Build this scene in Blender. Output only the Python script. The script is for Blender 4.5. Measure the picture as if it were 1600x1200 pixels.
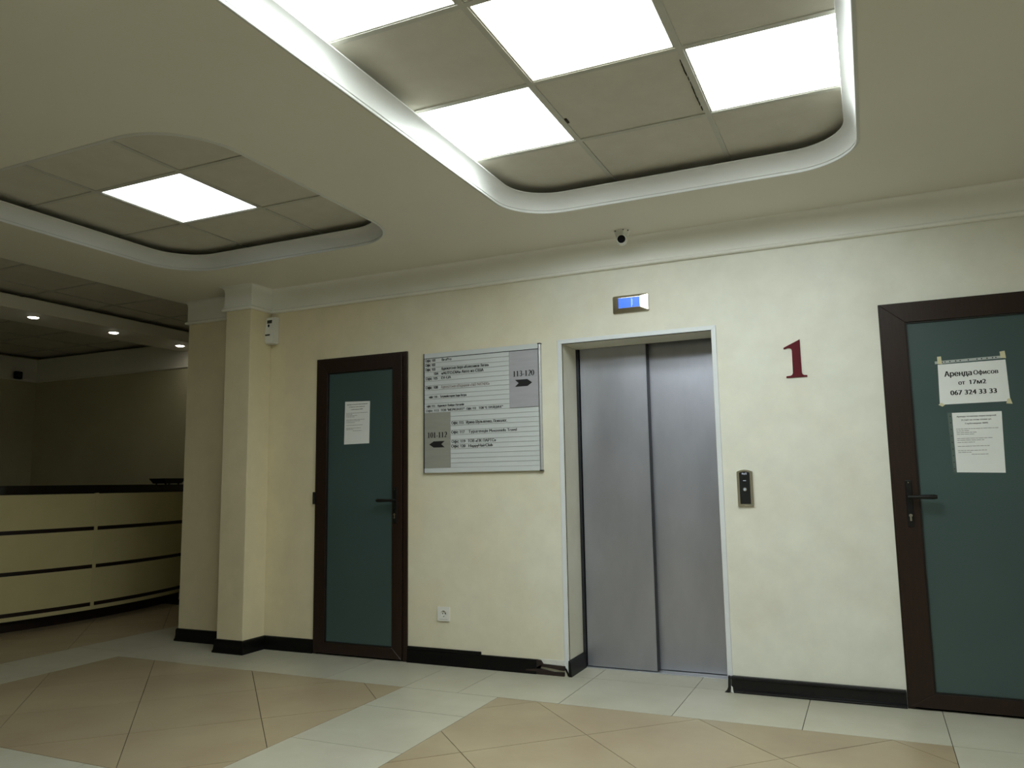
import bpy, bmesh, math, random
from math import radians, sin, cos, pi
from mathutils import Vector, Matrix
from mathutils.geometry import tessellate_polygon

random.seed(7)
S = bpy.context.scene
for o in list(bpy.data.objects):
    bpy.data.objects.remove(o)
C = S.collection

# ------------------------------------------------------------------ camera, world, exposure
CAM_H = 1.143
FPX = 1223.6
YAW, PITCH, ROLL = radians(-24.3554), radians(-7.2346), radians(-0.9105)


def cam_rot():
    B = Matrix(((1, 0, 0), (0, 0, -1), (0, 1, 0)))
    Rz = Matrix(((cos(YAW), -sin(YAW), 0), (sin(YAW), cos(YAW), 0), (0, 0, 1)))
    Rx = Matrix(((1, 0, 0), (0, cos(PITCH), -sin(PITCH)), (0, sin(PITCH), cos(PITCH))))
    Rr = Matrix(((cos(ROLL), -sin(ROLL), 0), (sin(ROLL), cos(ROLL), 0), (0, 0, 1)))
    return Rr @ Rx @ B @ Rz


RC = cam_rot()
cam = bpy.data.cameras.new('camera')
cam.sensor_fit = 'HORIZONTAL'
cam.sensor_width = 36.0
cam.lens = FPX / 1600 * 36.0
cam.clip_start = 0.05
camo = bpy.data.objects.new('camera', cam)
C.objects.link(camo)
r0, r1, r2 = RC[0], RC[1], RC[2]
camo.matrix_world = Matrix(((r0[0], -r1[0], -r2[0], 0), (r0[1], -r1[1], -r2[1], 0),
                            (r0[2], -r1[2], -r2[2], CAM_H), (0, 0, 0, 1)))
S.camera = camo

w = bpy.data.worlds.new('world')
S.world = w
w.use_nodes = True
w.node_tree.nodes['Background'].inputs[0].default_value = (0.5, 0.52, 0.5, 1)
w.node_tree.nodes['Background'].inputs[1].default_value = 0.02
S.view_settings.view_transform = 'Standard'
S.view_settings.look = 'None'
S.view_settings.gamma = 1
S.view_settings.use_curve_mapping = False
S.view_settings.exposure = 0.40
PANEL = 11.5          # radiance of the LED panels in the large recess
PANEL_LEFT = 2.9     # the single panel in the small recess is weaker
SPOT = 30.0

# ------------------------------------------------------------------ room figures (metres, wall face at y = YW)
YW = 4.532
ZC = 2.62            # plastered ceiling
ZG = 2.75            # suspended tile grid
ZB = 2.437           # underside of the cornice bead
XR, YBACK, XL, YF = 2.5, -2.0, -9.1, 6.17


def lin(r, g, b):
    def f(c):
        c /= 255.0
        return c / 12.92 if c <= 0.04045 else ((c + 0.055) / 1.055) ** 2.4
    return (f(r), f(g), f(b), 1.0)


# ------------------------------------------------------------------ materials
def mat(name, col, rough=0.5, metal=0.0, spec=0.5, var=None, scale=4.0, detail=4.0, stretch=(1, 1, 1),
        bump=0.0, bump_scale=60.0, rand=0.0, emit=None, emit_s=0.0, rough_var=0.0, alpha=1.0, trans=0.0, aniso=0.0):
    m = bpy.data.materials.new(name)
    m.use_nodes = True
    nt = m.node_tree
    b = nt.nodes['Principled BSDF']
    b.inputs['Base Color'].default_value = col
    b.inputs['Roughness'].default_value = rough
    b.inputs['Metallic'].default_value = metal
    b.inputs['Specular IOR Level'].default_value = spec
    b.inputs['Transmission Weight'].default_value = trans
    b.inputs['Alpha'].default_value = alpha
    if aniso:
        b.inputs['Anisotropic'].default_value = aniso
    N, L = nt.nodes.new, nt.links.new
    if var is not None or bump or rough_var:
        tc = N('ShaderNodeTexCoord')
        mp = N('ShaderNodeMapping')
        mp.inputs['Scale'].default_value = stretch
        L(tc.outputs['Object'], mp.inputs['Vector'])
    out = None
    if var is not None:
        no = N('ShaderNodeTexNoise')
        no.inputs['Scale'].default_value = scale
        no.inputs['Detail'].default_value = detail
        no.inputs['Roughness'].default_value = 0.6
        L(mp.outputs[0], no.inputs['Vector'])
        cr = N('ShaderNodeValToRGB')
        cr.color_ramp.elements[0].position = 0.32
        cr.color_ramp.elements[1].position = 0.68
        cr.color_ramp.elements[0].color = col
        cr.color_ramp.elements[1].color = var
        L(no.outputs['Fac'], cr.inputs['Fac'])
        out = cr.outputs['Color']
        if rough_var:
            mr = N('ShaderNodeMapRange')
            mr.inputs['To Min'].default_value = max(0.02, rough - rough_var)
            mr.inputs['To Max'].default_value = min(1.0, rough + rough_var)
            L(no.outputs['Fac'], mr.inputs['Value'])
            L(mr.outputs[0], b.inputs['Roughness'])
    if rand:
        oi = N('ShaderNodeObjectInfo')
        mr = N('ShaderNodeMapRange')
        mr.inputs['To Min'].default_value = 1 - rand
        mr.inputs['To Max'].default_value = 1 + rand
        L(oi.outputs['Random'], mr.inputs['Value'])
        hs = N('ShaderNodeHueSaturation')
        L(mr.outputs[0], hs.inputs['Value'])
        if out is not None:
            L(out, hs.inputs['Color'])
        else:
            hs.inputs['Color'].default_value = col
        out = hs.outputs['Color']
    if out is not None:
        L(out, b.inputs['Base Color'])
    if bump:
        n2 = N('ShaderNodeTexNoise')
        n2.inputs['Scale'].default_value = bump_scale
        n2.inputs['Detail'].default_value = 3
        L(mp.outputs[0], n2.inputs['Vector'])
        bp = N('ShaderNodeBump')
        bp.inputs['Strength'].default_value = bump
        bp.inputs['Distance'].default_value = 0.004
        L(n2.outputs['Fac'], bp.inputs['Height'])
        L(bp.outputs[0], b.inputs['Normal'])
    if emit is not None:
        b.inputs['Emission Color'].default_value = emit
        b.inputs['Emission Strength'].default_value = emit_s
    return m


M = {}
M['plaster'] = mat('venetian_plaster', lin(224, 222, 208), 0.42, var=lin(230, 231, 220), scale=2.2, detail=6,
                   bump=0.12, bump_scale=9, rough_var=0.1)


def mottle_and_painted_light(m):
    """hand trowelled plaster: fine blotches, and a creamier batch of pigment towards the pilaster"""
    nt = m.node_tree
    N, L = nt.nodes.new, nt.links.new
    b = nt.nodes['Principled BSDF']
    src = b.inputs['Base Color'].links[0].from_socket
    tc = N('ShaderNodeTexCoord')
    sx = N('ShaderNodeSeparateXYZ')
    L(tc.outputs['Object'], sx.inputs[0])
    no = N('ShaderNodeTexNoise')
    no.inputs['Scale'].default_value = 1.1
    no.inputs['Detail'].default_value = 5
    L(tc.outputs['Object'], no.inputs['Vector'])
    ad = N('ShaderNodeMath')
    ad.operation = 'MULTIPLY_ADD'
    ad.inputs[1].default_value = 2.6
    L(no.outputs['Fac'], ad.inputs[0])
    L(sx.outputs['X'], ad.inputs[2])
    mr = N('ShaderNodeMapRange')
    mr.interpolation_type = 'SMOOTHSTEP'
    mr.inputs['From Min'].default_value = -3.0
    mr.inputs['From Max'].default_value = 0.9
    mr.inputs['To Min'].default_value = 1.0
    mr.inputs['To Max'].default_value = 0.0
    L(ad.outputs[0], mr.inputs['Value'])
    mx = N('ShaderNodeMix')
    mx.data_type = 'RGBA'
    L(mr.outputs[0], mx.inputs['Factor'])
    L(src, mx.inputs['A'])
    mx.inputs['B'].default_value = lin(229, 218, 184)  # yellower cast of the light on the left, painted into the base colour
    n2 = N('ShaderNodeTexNoise')
    n2.inputs['Scale'].default_value = 5.5
    n2.inputs['Detail'].default_value = 7
    n2.inputs['Roughness'].default_value = 0.65
    L(tc.outputs['Object'], n2.inputs['Vector'])
    m2 = N('ShaderNodeMapRange')
    m2.inputs['From Min'].default_value = 0.3
    m2.inputs['From Max'].default_value = 0.7
    m2.inputs['To Min'].default_value = 0.94
    m2.inputs['To Max'].default_value = 1.04
    L(n2.outputs['Fac'], m2.inputs['Value'])
    hs = N('ShaderNodeHueSaturation')
    L(m2.outputs[0], hs.inputs['Value'])
    L(mx.outputs['Result'], hs.inputs['Color'])
    L(hs.outputs['Color'], b.inputs['Base Color'])


mottle_and_painted_light(M['plaster'])
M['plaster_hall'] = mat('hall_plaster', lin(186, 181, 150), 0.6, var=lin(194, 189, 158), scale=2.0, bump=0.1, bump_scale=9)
M['cove'] = mat('cove_moulding_white', lin(208, 208, 204), 0.55, var=lin(212, 212, 208), scale=3)
M['paint'] = mat('ceiling_paint', lin(226, 223, 210), 0.7, var=lin(229, 226, 214), scale=1.5)
M['white_mould'] = mat('white_moulding', lin(243, 243, 236), 0.5, var=lin(246, 246, 240), scale=3)
M['tile_white'] = mat('cream_porcelain', lin(192, 189, 172), 0.3, spec=0.45, var=lin(182, 178, 160), scale=3.0, detail=8, rand=0.03, rough_var=0.05)
M['tile_tan'] = mat('tan_porcelain', lin(174, 161, 132), 0.32, spec=0.45, var=lin(158, 140, 114), scale=1.8, detail=8, rand=0.05, rough_var=0.05)
M['grout'] = mat('dark_grout', lin(48, 36, 26), 0.9, var=lin(40, 30, 22), scale=20)
M['ceil_tile'] = mat('mineral_tile', lin(212, 208, 196), 0.85, var=lin(206, 202, 190), scale=8, bump=0.15, bump_scale=240, rand=0.02)
M['tbar'] = mat('grid_metal', lin(196, 194, 184), 0.5, var=lin(190, 188, 178), scale=10)
M['stain'] = mat('dark_stain', lin(60, 50, 40), 0.9, var=lin(50, 40, 30), scale=40)
M['wood'] = mat('dark_wenge', lin(45, 29, 21), 0.38, spec=0.35, var=lin(33, 21, 16), scale=6, detail=8, stretch=(14, 14, 1.2), bump=0.04, bump_scale=30)
M['gasket'] = mat('black_gasket', lin(18, 16, 15), 0.5, var=lin(22, 20, 18), scale=30)
M['glass'] = mat('frosted_teal_glass', lin(66, 85, 84), 0.34, spec=0.5, var=lin(60, 78, 78), scale=1.2, detail=2)
M['black_metal'] = mat('black_metal', lin(24, 24, 24), 0.35, metal=0.3, var=lin(20, 20, 20), scale=20)
M['nickel'] = mat('nickel', lin(190, 186, 178), 0.25, metal=1.0, var=lin(170, 166, 158), scale=30)
M['skirt'] = mat('black_skirting', lin(13, 12, 12), 0.4, spec=0.25, var=lin(10, 10, 10), scale=8, stretch=(1, 1, 8))
M['skirt_gloss'] = mat('glossy_black_skirting', lin(10, 11, 15), 0.22, spec=0.4, var=lin(8, 9, 12), scale=8)
M['mdf'] = mat('broken_brown_board', lin(52, 36, 28), 0.8, var=lin(30, 20, 16), scale=20, stretch=(1, 1, 6), bump=0.4, bump_scale=60)
M['plaster_patch'] = mat('bare_white_plaster', lin(226, 226, 220), 0.8, var=lin(216, 216, 210), scale=20, bump=0.3, bump_scale=60)
M['steel'] = mat('brushed_steel', lin(172, 174, 187), 0.40, metal=0.86, var=lin(186, 188, 200), scale=2.2, detail=5, stretch=(2.0, 2.0, 0.8), rough_var=0.07)
M['steel_dark'] = mat('dark_steel', lin(70, 72, 78), 0.4, metal=0.8, var=lin(60, 62, 68), scale=5)
M['alu'] = mat('brushed_aluminium', lin(205, 207, 210), 0.38, metal=0.7, var=lin(196, 198, 202), scale=5, stretch=(1, 1, 20))
M['alu_trim'] = mat('pale_trim', lin(226, 230, 234), 0.4, metal=0.05, var=lin(220, 224, 228), scale=5)
M['slat'] = mat('silver_slat', lin(214, 219, 221), 0.45, metal=0.08, var=lin(208, 213, 215), scale=3)
M['plate_grey'] = mat('satin_grey_plate', lin(184, 184, 192), 0.42, metal=0.2, var=lin(174, 174, 182), scale=4, stretch=(1, 1, 10))
M['plate_dark'] = mat('satin_darker_plate', lin(166, 166, 158), 0.42, metal=0.15, var=lin(158, 158, 150), scale=4, stretch=(1, 1, 10))
M['ink'] = mat('black_ink', lin(20, 20, 22), 0.6, var=lin(24, 24, 26), scale=50)
M['ink_grey'] = mat('grey_ink', lin(110, 108, 104), 0.6, var=lin(104, 100, 98), scale=50)
M['ink_brown'] = mat('faded_brown_ink', lin(122, 104, 96), 0.6, var=lin(112, 96, 88), scale=50)
M['paper'] = mat('white_paper', lin(232, 234, 232), 0.6, var=lin(226, 228, 226), scale=6)
M['tape'] = mat('masking_tape', lin(212, 206, 170), 0.6, var=lin(202, 196, 160), scale=10)
M['sleeve'] = mat('clear_sleeve_strip', lin(186, 192, 190), 0.25, var=lin(176, 182, 180), scale=10)
M['sleeve_dark'] = mat('see_through_sleeve_strip', lin(96, 112, 108), 0.2, var=lin(86, 102, 98), scale=10)
M['red'] = mat('dark_red_vinyl', lin(96, 18, 30), 0.6, spec=0.2, var=lin(88, 15, 26), scale=10)
M['chrome'] = mat('chrome', lin(204, 198, 186), 0.16, metal=1.0, var=lin(206, 200, 188), scale=10)
M['screen_blue'] = mat('blue_screen', lin(30, 60, 170), 0.2, var=lin(26, 54, 160), scale=10, emit=lin(66, 118, 250), emit_s=0.9)
M['screen_line'] = mat('pale_screen_line', lin(150, 180, 240), 0.2, var=lin(140, 170, 230), scale=10, emit=lin(150, 190, 255), emit_s=0.9)
M['panel_black'] = mat('black_glass_panel', lin(26, 28, 32), 0.1, spec=0.6, var=lin(22, 24, 28), scale=10)
M['lamp_dim'] = mat('dim_indicator', lin(150, 155, 165), 0.4, var=lin(140, 145, 155), scale=10, emit=lin(150, 160, 175), emit_s=0.25)
M['plastic_white'] = mat('white_plastic', lin(232, 232, 226), 0.3, spec=0.5, var=lin(226, 226, 220), scale=6)
M['plastic_dark'] = mat('dark_plastic', lin(44, 44, 38), 0.3, var=lin(38, 38, 34), scale=10)
M['lens'] = mat('black_lens', lin(12, 12, 14), 0.5, spec=0.1, var=lin(10, 10, 14), scale=10)
M['desk_cream'] = mat('cream_laminate', lin(214, 203, 154), 0.45, var=lin(208, 197, 148), scale=3)
M['desk_dark'] = mat('dark_brown_inlay', lin(34, 18, 12), 0.4, var=lin(26, 14, 10), scale=10)
M['counter'] = mat('glossy_black_counter', lin(20, 16, 13), 0.16, spec=0.5, var=lin(26, 20, 16), scale=12)


def emitter(name, col, s):
    return mat(name, (0.8, 0.8, 0.8, 1), 0.5, var=(0.78, 0.78, 0.78, 1), emit=col, emit_s=s)


M['led'] = emitter('led_diffuser', (0.91, 1.0, 1.0, 1), PANEL)
M['led_green'] = emitter('led_diffuser_greenish', (0.95, 1.0, 0.90, 1), PANEL * 0.85)
M['led_left'] = emitter('led_diffuser_small_recess', (0.91, 1.0, 1.0, 1), PANEL_LEFT)
M['spot'] = emitter('spot_lens', (1.0, 0.93, 0.78, 1), SPOT)


# ------------------------------------------------------------------ mesh helpers
def box(bm, x0, x1, y0, y1, z0, z1, bev=0.0, seg=2):
    vs = [bm.verts.new(p) for p in ((x0, y0, z0), (x1, y0, z0), (x1, y1, z0), (x0, y1, z0),
                                    (x0, y0, z1), (x1, y0, z1), (x1, y1, z1), (x0, y1, z1))]
    fs = [bm.faces.new([vs[i] for i in q]) for q in ((3, 2, 1, 0), (4, 5, 6, 7), (0, 1, 5, 4), (1, 2, 6, 5), (2, 3, 7, 6), (3, 0, 4, 7))]
    if bev:
        es = list({e for f in fs for e in f.edges})
        bmesh.ops.bevel(bm, geom=es, offset=bev, segments=seg, affect='EDGES', profile=0.5)
    return bm


def prism(bm, pts, axis, a, b):
    """extrude a polygon: axis 'y' takes (x,z) points between y=a and y=b; axis 'z' takes (x,y)."""
    def P(p, t):
        return (p[0], t, p[1]) if axis == 'y' else (p[0], p[1], t)
    A = [bm.verts.new(P(p, a)) for p in pts]
    B = [bm.verts.new(P(p, b)) for p in pts]
    n = len(pts)
    bm.faces.new(A)
    bm.faces.new(B[::-1])
    for i in range(n):
        bm.faces.new([A[i], B[i], B[(i + 1) % n], A[(i + 1) % n]])
    return bm


def cyl(bm, c, d, r0, r1, depth, seg=24, caps=True):
    """a cone/cylinder starting at c, running along d"""
    d = Vector(d).normalized()
    rot = Vector((0, 0, 1)).rotation_difference(d).to_matrix().to_4x4()
    mtx = Matrix.Translation(Vector(c) + d * depth / 2) @ rot
    bmesh.ops.create_cone(bm, cap_ends=caps, segments=seg, radius1=r0, radius2=r1, depth=depth, matrix=mtx)
    return bm


def sweep(bm, path, prof, closed=False, caps=True):
    """sweep profile [(offset to the left of the path, z)] along a 2D path with mitred corners"""
    n = len(path)
    rings = []
    for i in range(n):
        p = Vector(path[i])
        dprev = (p - Vector(path[i - 1])) if (closed or i > 0) else None
        dnext = (Vector(path[(i + 1) % n]) - p) if (closed or i < n - 1) else None
        if dprev is None:
            dprev = dnext
        if dnext is None:
            dnext = dprev
        a, b = dprev.normalized(), dnext.normalized()
        na, nb = Vector((-a.y, a.x)), Vector((-b.y, b.x))
        m = (na + nb)
        m = m / max(1e-6, m.dot(na)) if m.length > 1e-6 else na
        rings.append([bm.verts.new((p.x + m.x * o, p.y + m.y * o, z)) for o, z in prof])
    k = len(prof)
    for i in range(n if closed else n - 1):
        A, B = rings[i], rings[(i + 1) % n]
        for j in range(k):
            bm.faces.new([A[j], A[(j + 1) % k], B[(j + 1) % k], B[j]])
    if caps and not closed:
        bm.faces.new(rings[0][::-1])
        bm.faces.new(rings[-1])
    return bm


ORIG = {}


def root_loc(o):
    while o.parent:
        o = o.parent
    return Vector(ORIG.get(o.name, (0, 0, 0)))


def obj(name, bm, m, parent=None, smooth=False, loc=None, **props):
    bmesh.ops.recalc_face_normals(bm, faces=bm.faces[:])
    me = bpy.data.meshes.new(name)
    off = root_loc(parent) if parent else Vector(loc or (0, 0, 0))
    if off.length:
        bmesh.ops.translate(bm, verts=bm.verts[:], vec=-off)
    bm.to_mesh(me)
    bm.free()
    for mm in (m if isinstance(m, (list, tuple)) else [m]):
        me.materials.append(mm)
    if smooth:
        me.polygons.foreach_set('use_smooth', [True] * len(me.polygons))
        me.set_sharp_from_angle(angle=radians(35))
    o = bpy.data.objects.new(name, me)
    C.objects.link(o)
    if parent:
        o.parent = parent
    elif loc:
        o.location = loc
        ORIG[o.name] = tuple(loc)
    for k, v in props.items():
        o[k] = v
    return o


def thing(name, label, cat, loc, group=None):
    o = bpy.data.objects.new(name, None)
    o.empty_display_size = 0.1
    C.objects.link(o)
    o.location = loc
    ORIG[o.name] = tuple(loc)
    o['label'] = label
    o['category'] = cat
    if group:
        o['group'] = group
    return o


def struct(name, bm, m, label=None, **k):
    return obj(name, bm, m, kind='structure', **({'label': label} if label else {}), **k)


def struct_empty(name, loc, label):
    o = bpy.data.objects.new(name, None)
    C.objects.link(o)
    o.location = loc
    ORIG[o.name] = tuple(loc)
    o['kind'] = 'structure'
    o['label'] = label
    return o


def B():
    return bmesh.new()


# lettering: built-in font, turned to mesh; stands in the XZ plane facing -y
def outlines(body):
    """closed outlines of a line of type in font units"""
    cu = bpy.data.curves.new('lettering', 'FONT')
    cu.body = body
    cu.resolution_u = 3
    cu.fill_mode = 'NONE'
    to = bpy.data.objects.new('lettering_source', cu)
    C.objects.link(to)
    bpy.context.view_layer.update()
    me = bpy.data.meshes.new_from_object(to.evaluated_get(bpy.context.evaluated_depsgraph_get()))
    nb = {}
    for e in me.edges:
        a, b = e.vertices
        nb.setdefault(a, []).append(b)
        nb.setdefault(b, []).append(a)
    seen, loops = set(), []
    for v0 in range(len(me.vertices)):
        if v0 in seen or v0 not in nb:
            continue
        loop, prev, cur = [], None, v0
        while cur not in seen:
            seen.add(cur)
            loop.append((me.vertices[cur].co.x, me.vertices[cur].co.y))
            nxt = [k for k in nb[cur] if k != prev]
            if not nxt:
                break
            prev, cur = cur, nxt[0]
        if len(loop) > 2:
            loops.append(loop)
    bpy.data.objects.remove(to)
    bpy.data.meshes.remove(me)
    bpy.data.curves.remove(cu)
    return loops


def inside(p, poly):
    c = False
    for i in range(len(poly)):
        a, b = poly[i - 1], poly[i]
        if (a[1] > p[1]) != (b[1] > p[1]) and p[0] < (b[0] - a[0]) * (p[1] - a[1]) / (b[1] - a[1]) + a[0]:
            c = not c
    return c


def text(name, body, x0, x1, z, cap, y, m, parent, bold=0.0):
    loops = outlines(body)
    # the font draws a bare stick for 1: give it its flag
    flags = [max(p[0] for l in outlines(body[:i + 1]) for p in l) for i, ch in enumerate(body) if ch == '1']
    xs = [p[0] for l in loops for p in l]
    a, b = min(xs), max(xs)
    host = []
    for i, l in enumerate(loops):
        n_in = [k for k, o_ in enumerate(loops) if k != i and abs(area(o_)) > abs(area(l)) and all(inside(p, o_) for p in l)]
        host.append(n_in)
    vs, fs = [], []
    for i, l in enumerate(loops):
        if len(host[i]) % 2:
            continue
        holes = [loops[k] for k in range(len(loops)) if len(host[k]) % 2 and i in host[k]]
        polys = [l] + holes
        k0 = len(vs)
        vs += [p for q in polys for p in q]
        for t in tessellate_polygon([[Vector((p[0], p[1], 0)) for p in q] for q in polys]):
            fs.append(tuple(k0 + t_ for t_ in t))
    for xr in flags:
        k = len(vs)
        vs += [(xr - 0.06, 0.69), (xr - 0.20, 0.60), (xr - 0.20, 0.52), (xr - 0.06, 0.60)]
        fs.append((k, k + 1, k + 2, k + 3))
    sx = (x1 - x0) / (b - a)
    sz = cap / 0.69
    off = root_loc(parent)
    n = len(vs)
    V_, F_ = [], []
    for q, sh in enumerate([0.0] if not bold else [-bold, 0.0, bold]):
        V_ += [Vector((x0 + (c[0] - a) * sx + sh * cap, y - 0.00005 * q, z + c[1] * sz)) - off for c in vs]
        F_ += [tuple(i + q * n for i in f) for f in fs]
    me = bpy.data.meshes.new(name)
    me.from_pydata(V_, [], F_)
    me.materials.append(m)
    o = bpy.data.objects.new(name, me)
    C.objects.link(o)
    o.parent = parent
    return o


def area(p):
    return abs(sum(p[i][0] * p[(i + 1) % len(p)][1] - p[(i + 1) % len(p)][0] * p[i][1] for i in range(len(p)))) / 2


def in_view(pts, marg=60):
    for p in pts:
        v = RC @ (Vector(p) - Vector((0, 0, CAM_H)))
        if v.z > 0.05:
            u, q = 800 + FPX * v.x / v.z, 600 + FPX * v.y / v.z
            if -marg < u < 1600 + marg and -marg < q < 1200 + marg:
                return True
    return False


# ------------------------------------------------------------------ floor
bm = B()
box(bm, XL - 0.2, XR + 0.2, YBACK - 0.2, YF + 0.2, -0.12, -0.004)
floor = struct('floor', bm, M['grout'], 'porcelain tiled floor with tan diagonal fields in cream borders')


def clip(poly, x0, x1, y0, y1):
    for ax, lim, sgn in ((0, x0, 1), (0, x1, -1), (1, y0, 1), (1, y1, -1)):
        out = []
        for i in range(len(poly)):
            a, b = poly[i], poly[(i + 1) % len(poly)]
            da, db = sgn * (a[ax] - lim), sgn * (b[ax] - lim)
            if da >= 0:
                out.append(a)
            if (da > 0 and db < 0) or (da < 0 and db > 0):
                t = da / (da - db)
                out.append((a[0] + (b[0] - a[0]) * t, a[1] + (b[1] - a[1]) * t))
        poly = out
        if len(poly) < 3:
            return []
    return poly


GAP = 0.0017
rest = {'tile_white': B(), 'tile_tan': B()}


def area(p):
    return abs(sum(p[i][0] * p[(i + 1) % len(p)][1] - p[(i + 1) % len(p)][0] * p[i][1] for i in range(len(p)))) / 2


def add_tile(poly, m):
    q = []
    for p in poly:
        if not q or (abs(p[0] - q[-1][0]) + abs(p[1] - q[-1][1])) > 1e-4:
            q.append(p)
    if len(q) > 2 and abs(q[0][0] - q[-1][0]) + abs(q[0][1] - q[-1][1]) < 1e-4:
        q.pop()
    if len(q) < 3 or area(q) < 4e-4:
        return
    cx = sum(p[0] for p in q) / len(q)
    cy = sum(p[1] for p in q) / len(q)
    hidden = (cx > -4.87 and cy > 4.95) or (cy > YW + 0.3 and cx > -1.0)
    if hidden:
        return
    if in_view([(p[0], p[1], 0) for p in q], 20) and not (cx < -6.6):
        bm = B()
        prism(bm, q, 'z', -0.004, random.uniform(-0.0003, 0.0003))
        obj('floor_tile', bm, M[m], floor)
    else:
        prism(rest[m], q, 'z', -0.004, 0.0)


def rect_tile(x0, x1, y0, y1, m='tile_white'):
    add_tile([(x0 + GAP, y0 + GAP), (x1 - GAP, y0 + GAP), (x1 - GAP, y1 - GAP), (x0 + GAP, y1 - GAP)], m)


def diag_field(x0, x1, y0, y1, s0, d0, pitch=0.846):
    # lattice lines x + y = s0 + k*pitch and y - x = d0 + k*pitch
    g = GAP * 1.414
    for i in range(-16, 17):
        for j in range(-16, 17):
            a, b = s0 + i * pitch + g, s0 + (i + 1) * pitch - g
            c, d = d0 + j * pitch + g, d0 + (j + 1) * pitch - g
            poly = [((s - t) / 2, (s + t) / 2) for s, t in ((a, c), (b, c), (b, d), (a, d))]
            poly = clip(poly, x0 + GAP, x1 - GAP, y0 + GAP, y1 - GAP)
            if poly:
                add_tile(poly, 'tile_tan')


XS = [0.243, 0.843]
# vertical cream strips
for (xa, xb, ys) in ((-2.51, -1.91, [3.97, 3.585, 3.015, 2.413]),
                     (0.243, 0.843, [3.97, 3.37, 2.77, 2.413]),
                     (-5.385, -4.82, [6.17, 5.88, 5.28, 4.68, 4.10, 3.52, 2.94, 2.413])):
    for i in range(len(ys) - 1):
        rect_tile(xa, xb, ys[i + 1], ys[i])
    rect_tile(xa, xb, 1.813, 2.413)
    for y in (1.213, 0.613, 0.256, -0.344):
        rect_tile(xa, xb, y, {1.213: 1.813, 0.613: 1.213, 0.256: 0.613, -0.344: 0.256}[y])
# row along the wall
jx = [2.5, 2.043, 1.443, 0.843, 0.243, -0.364, -0.967, -1.56, -2.16, -2.51, -3.07, -3.67, -4.27, -4.82]
for i in range(len(jx) - 1):
    rect_tile(jx[i + 1], jx[i], 3.97, 4.54)
    if -1.8 < jx[i] and jx[i + 1] < -0.7:
        rect_tile(jx[i + 1], jx[i], 4.54, 4.86)
# lower cream rows
for (y0, y1) in ((1.813, 2.413), (-0.344, 0.256)):
    for (a, b) in ((0.843, 2.5), (-1.91, 0.243), (-4.82, -2.51), (-7.69, -5.385)):
        n = max(1, round((b - a) / 0.6))
        for i in range(n):
            rect_tile(a + (b - a) * i / n, a + (b - a) * (i + 1) / n, y0, y1)
for (a, b, s0, d0) in ((-1.91, 0.243, 3.977, 3.957), (-4.82, -2.51, 0.346, 6.04), (0.843, 2.5, 3.977, 3.957)):
    diag_field(a, b, 2.413, 3.97, s0, d0)
    diag_field(a, b, 0.256, 1.813, s0, d0)
diag_field(-7.69, -5.385, 2.413, 5.9, -1.38, 9.38)
diag_field(-7.69, -5.385, 0.256, 1.813, -1.38, 9.38)
# floor out of view
bmw = rest['tile_white']
prism(bmw, [(XL, -2), (2.5, -2), (2.5, -0.35), (XL, -0.35)], 'z', -0.004, 0)
prism(bmw, [(XL, -0.34), (-7.70, -0.34), (-7.70, 6.17), (XL, 6.17)], 'z', -0.004, 0)
obj('floor_tiling', rest['tile_white'], M['tile_white'], floor, kind='stuff')
obj('floor_tiling', rest['tile_tan'], M['tile_tan'], floor, kind='stuff')

# ------------------------------------------------------------------ walls
D1 = (-3.592, -2.828, 2.052)     # door 1 opening
D2 = (0.093, 0.99, 2.052)        # door 2 opening
EL = (-1.706, -0.785, 2.005)     # elevator opening
T = 0.26
bm = B()
xs = [-4.87, D1[0], D1[1], EL[0], EL[1], D2[0], D2[1], XR + 0.2]
for i in range(0, 7, 2):
    box(bm, xs[i], xs[i + 1], YW, YW + T, 0, ZC + 0.2)
for o_ in (D1, EL, D2):
    box(bm, o_[0], o_[1], YW, YW + T, o_[2], ZC + 0.2)
struct('wall_back', bm, M['plaster'], 'cream plastered wall with the elevator and two doors')
bm = B()
box(bm, -4.269, -4.032, 4.315, YW, 0, ZC + 0.02, bev=0.004)
struct('wall_pillar', bm, M['plaster'], 'shallow plastered pilaster beside the left door')
bm = B()
box(bm, -5.0 + 0.13, -4.75, YW + T, YF, 0, ZC + 0.2)
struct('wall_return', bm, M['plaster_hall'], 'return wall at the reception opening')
bm = B()
box(bm, XL - 0.2, -4.75, YF, YF + 0.2, 0, 2.70)
box(bm, XL - 0.2, -4.75, YF + 0.14, YF + 0.2, 2.70, 3.0)
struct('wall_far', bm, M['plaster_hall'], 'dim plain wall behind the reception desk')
bm = B()
box(bm, XL - 0.2, XL, YBACK, YF, 0, 2.70)
box(bm, XL - 0.2, XL - 0.14, YBACK, YF + 0.14, 2.70, 3.0)
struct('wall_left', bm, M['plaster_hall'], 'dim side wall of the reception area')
bm = B()
box(bm, XR, XR + 0.2, YBACK, YW, 0, 3.0)
struct('wall_right', bm, M['plaster'], 'plain side wall')
bm = B()
box(bm, XL - 0.2, XR + 0.2, YBACK - 0.2, YBACK, 0, 3.0)
struct('wall_front', bm, M['plaster'], 'plain wall behind the viewpoint')

# ------------------------------------------------------------------ ceiling with recesses


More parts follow.
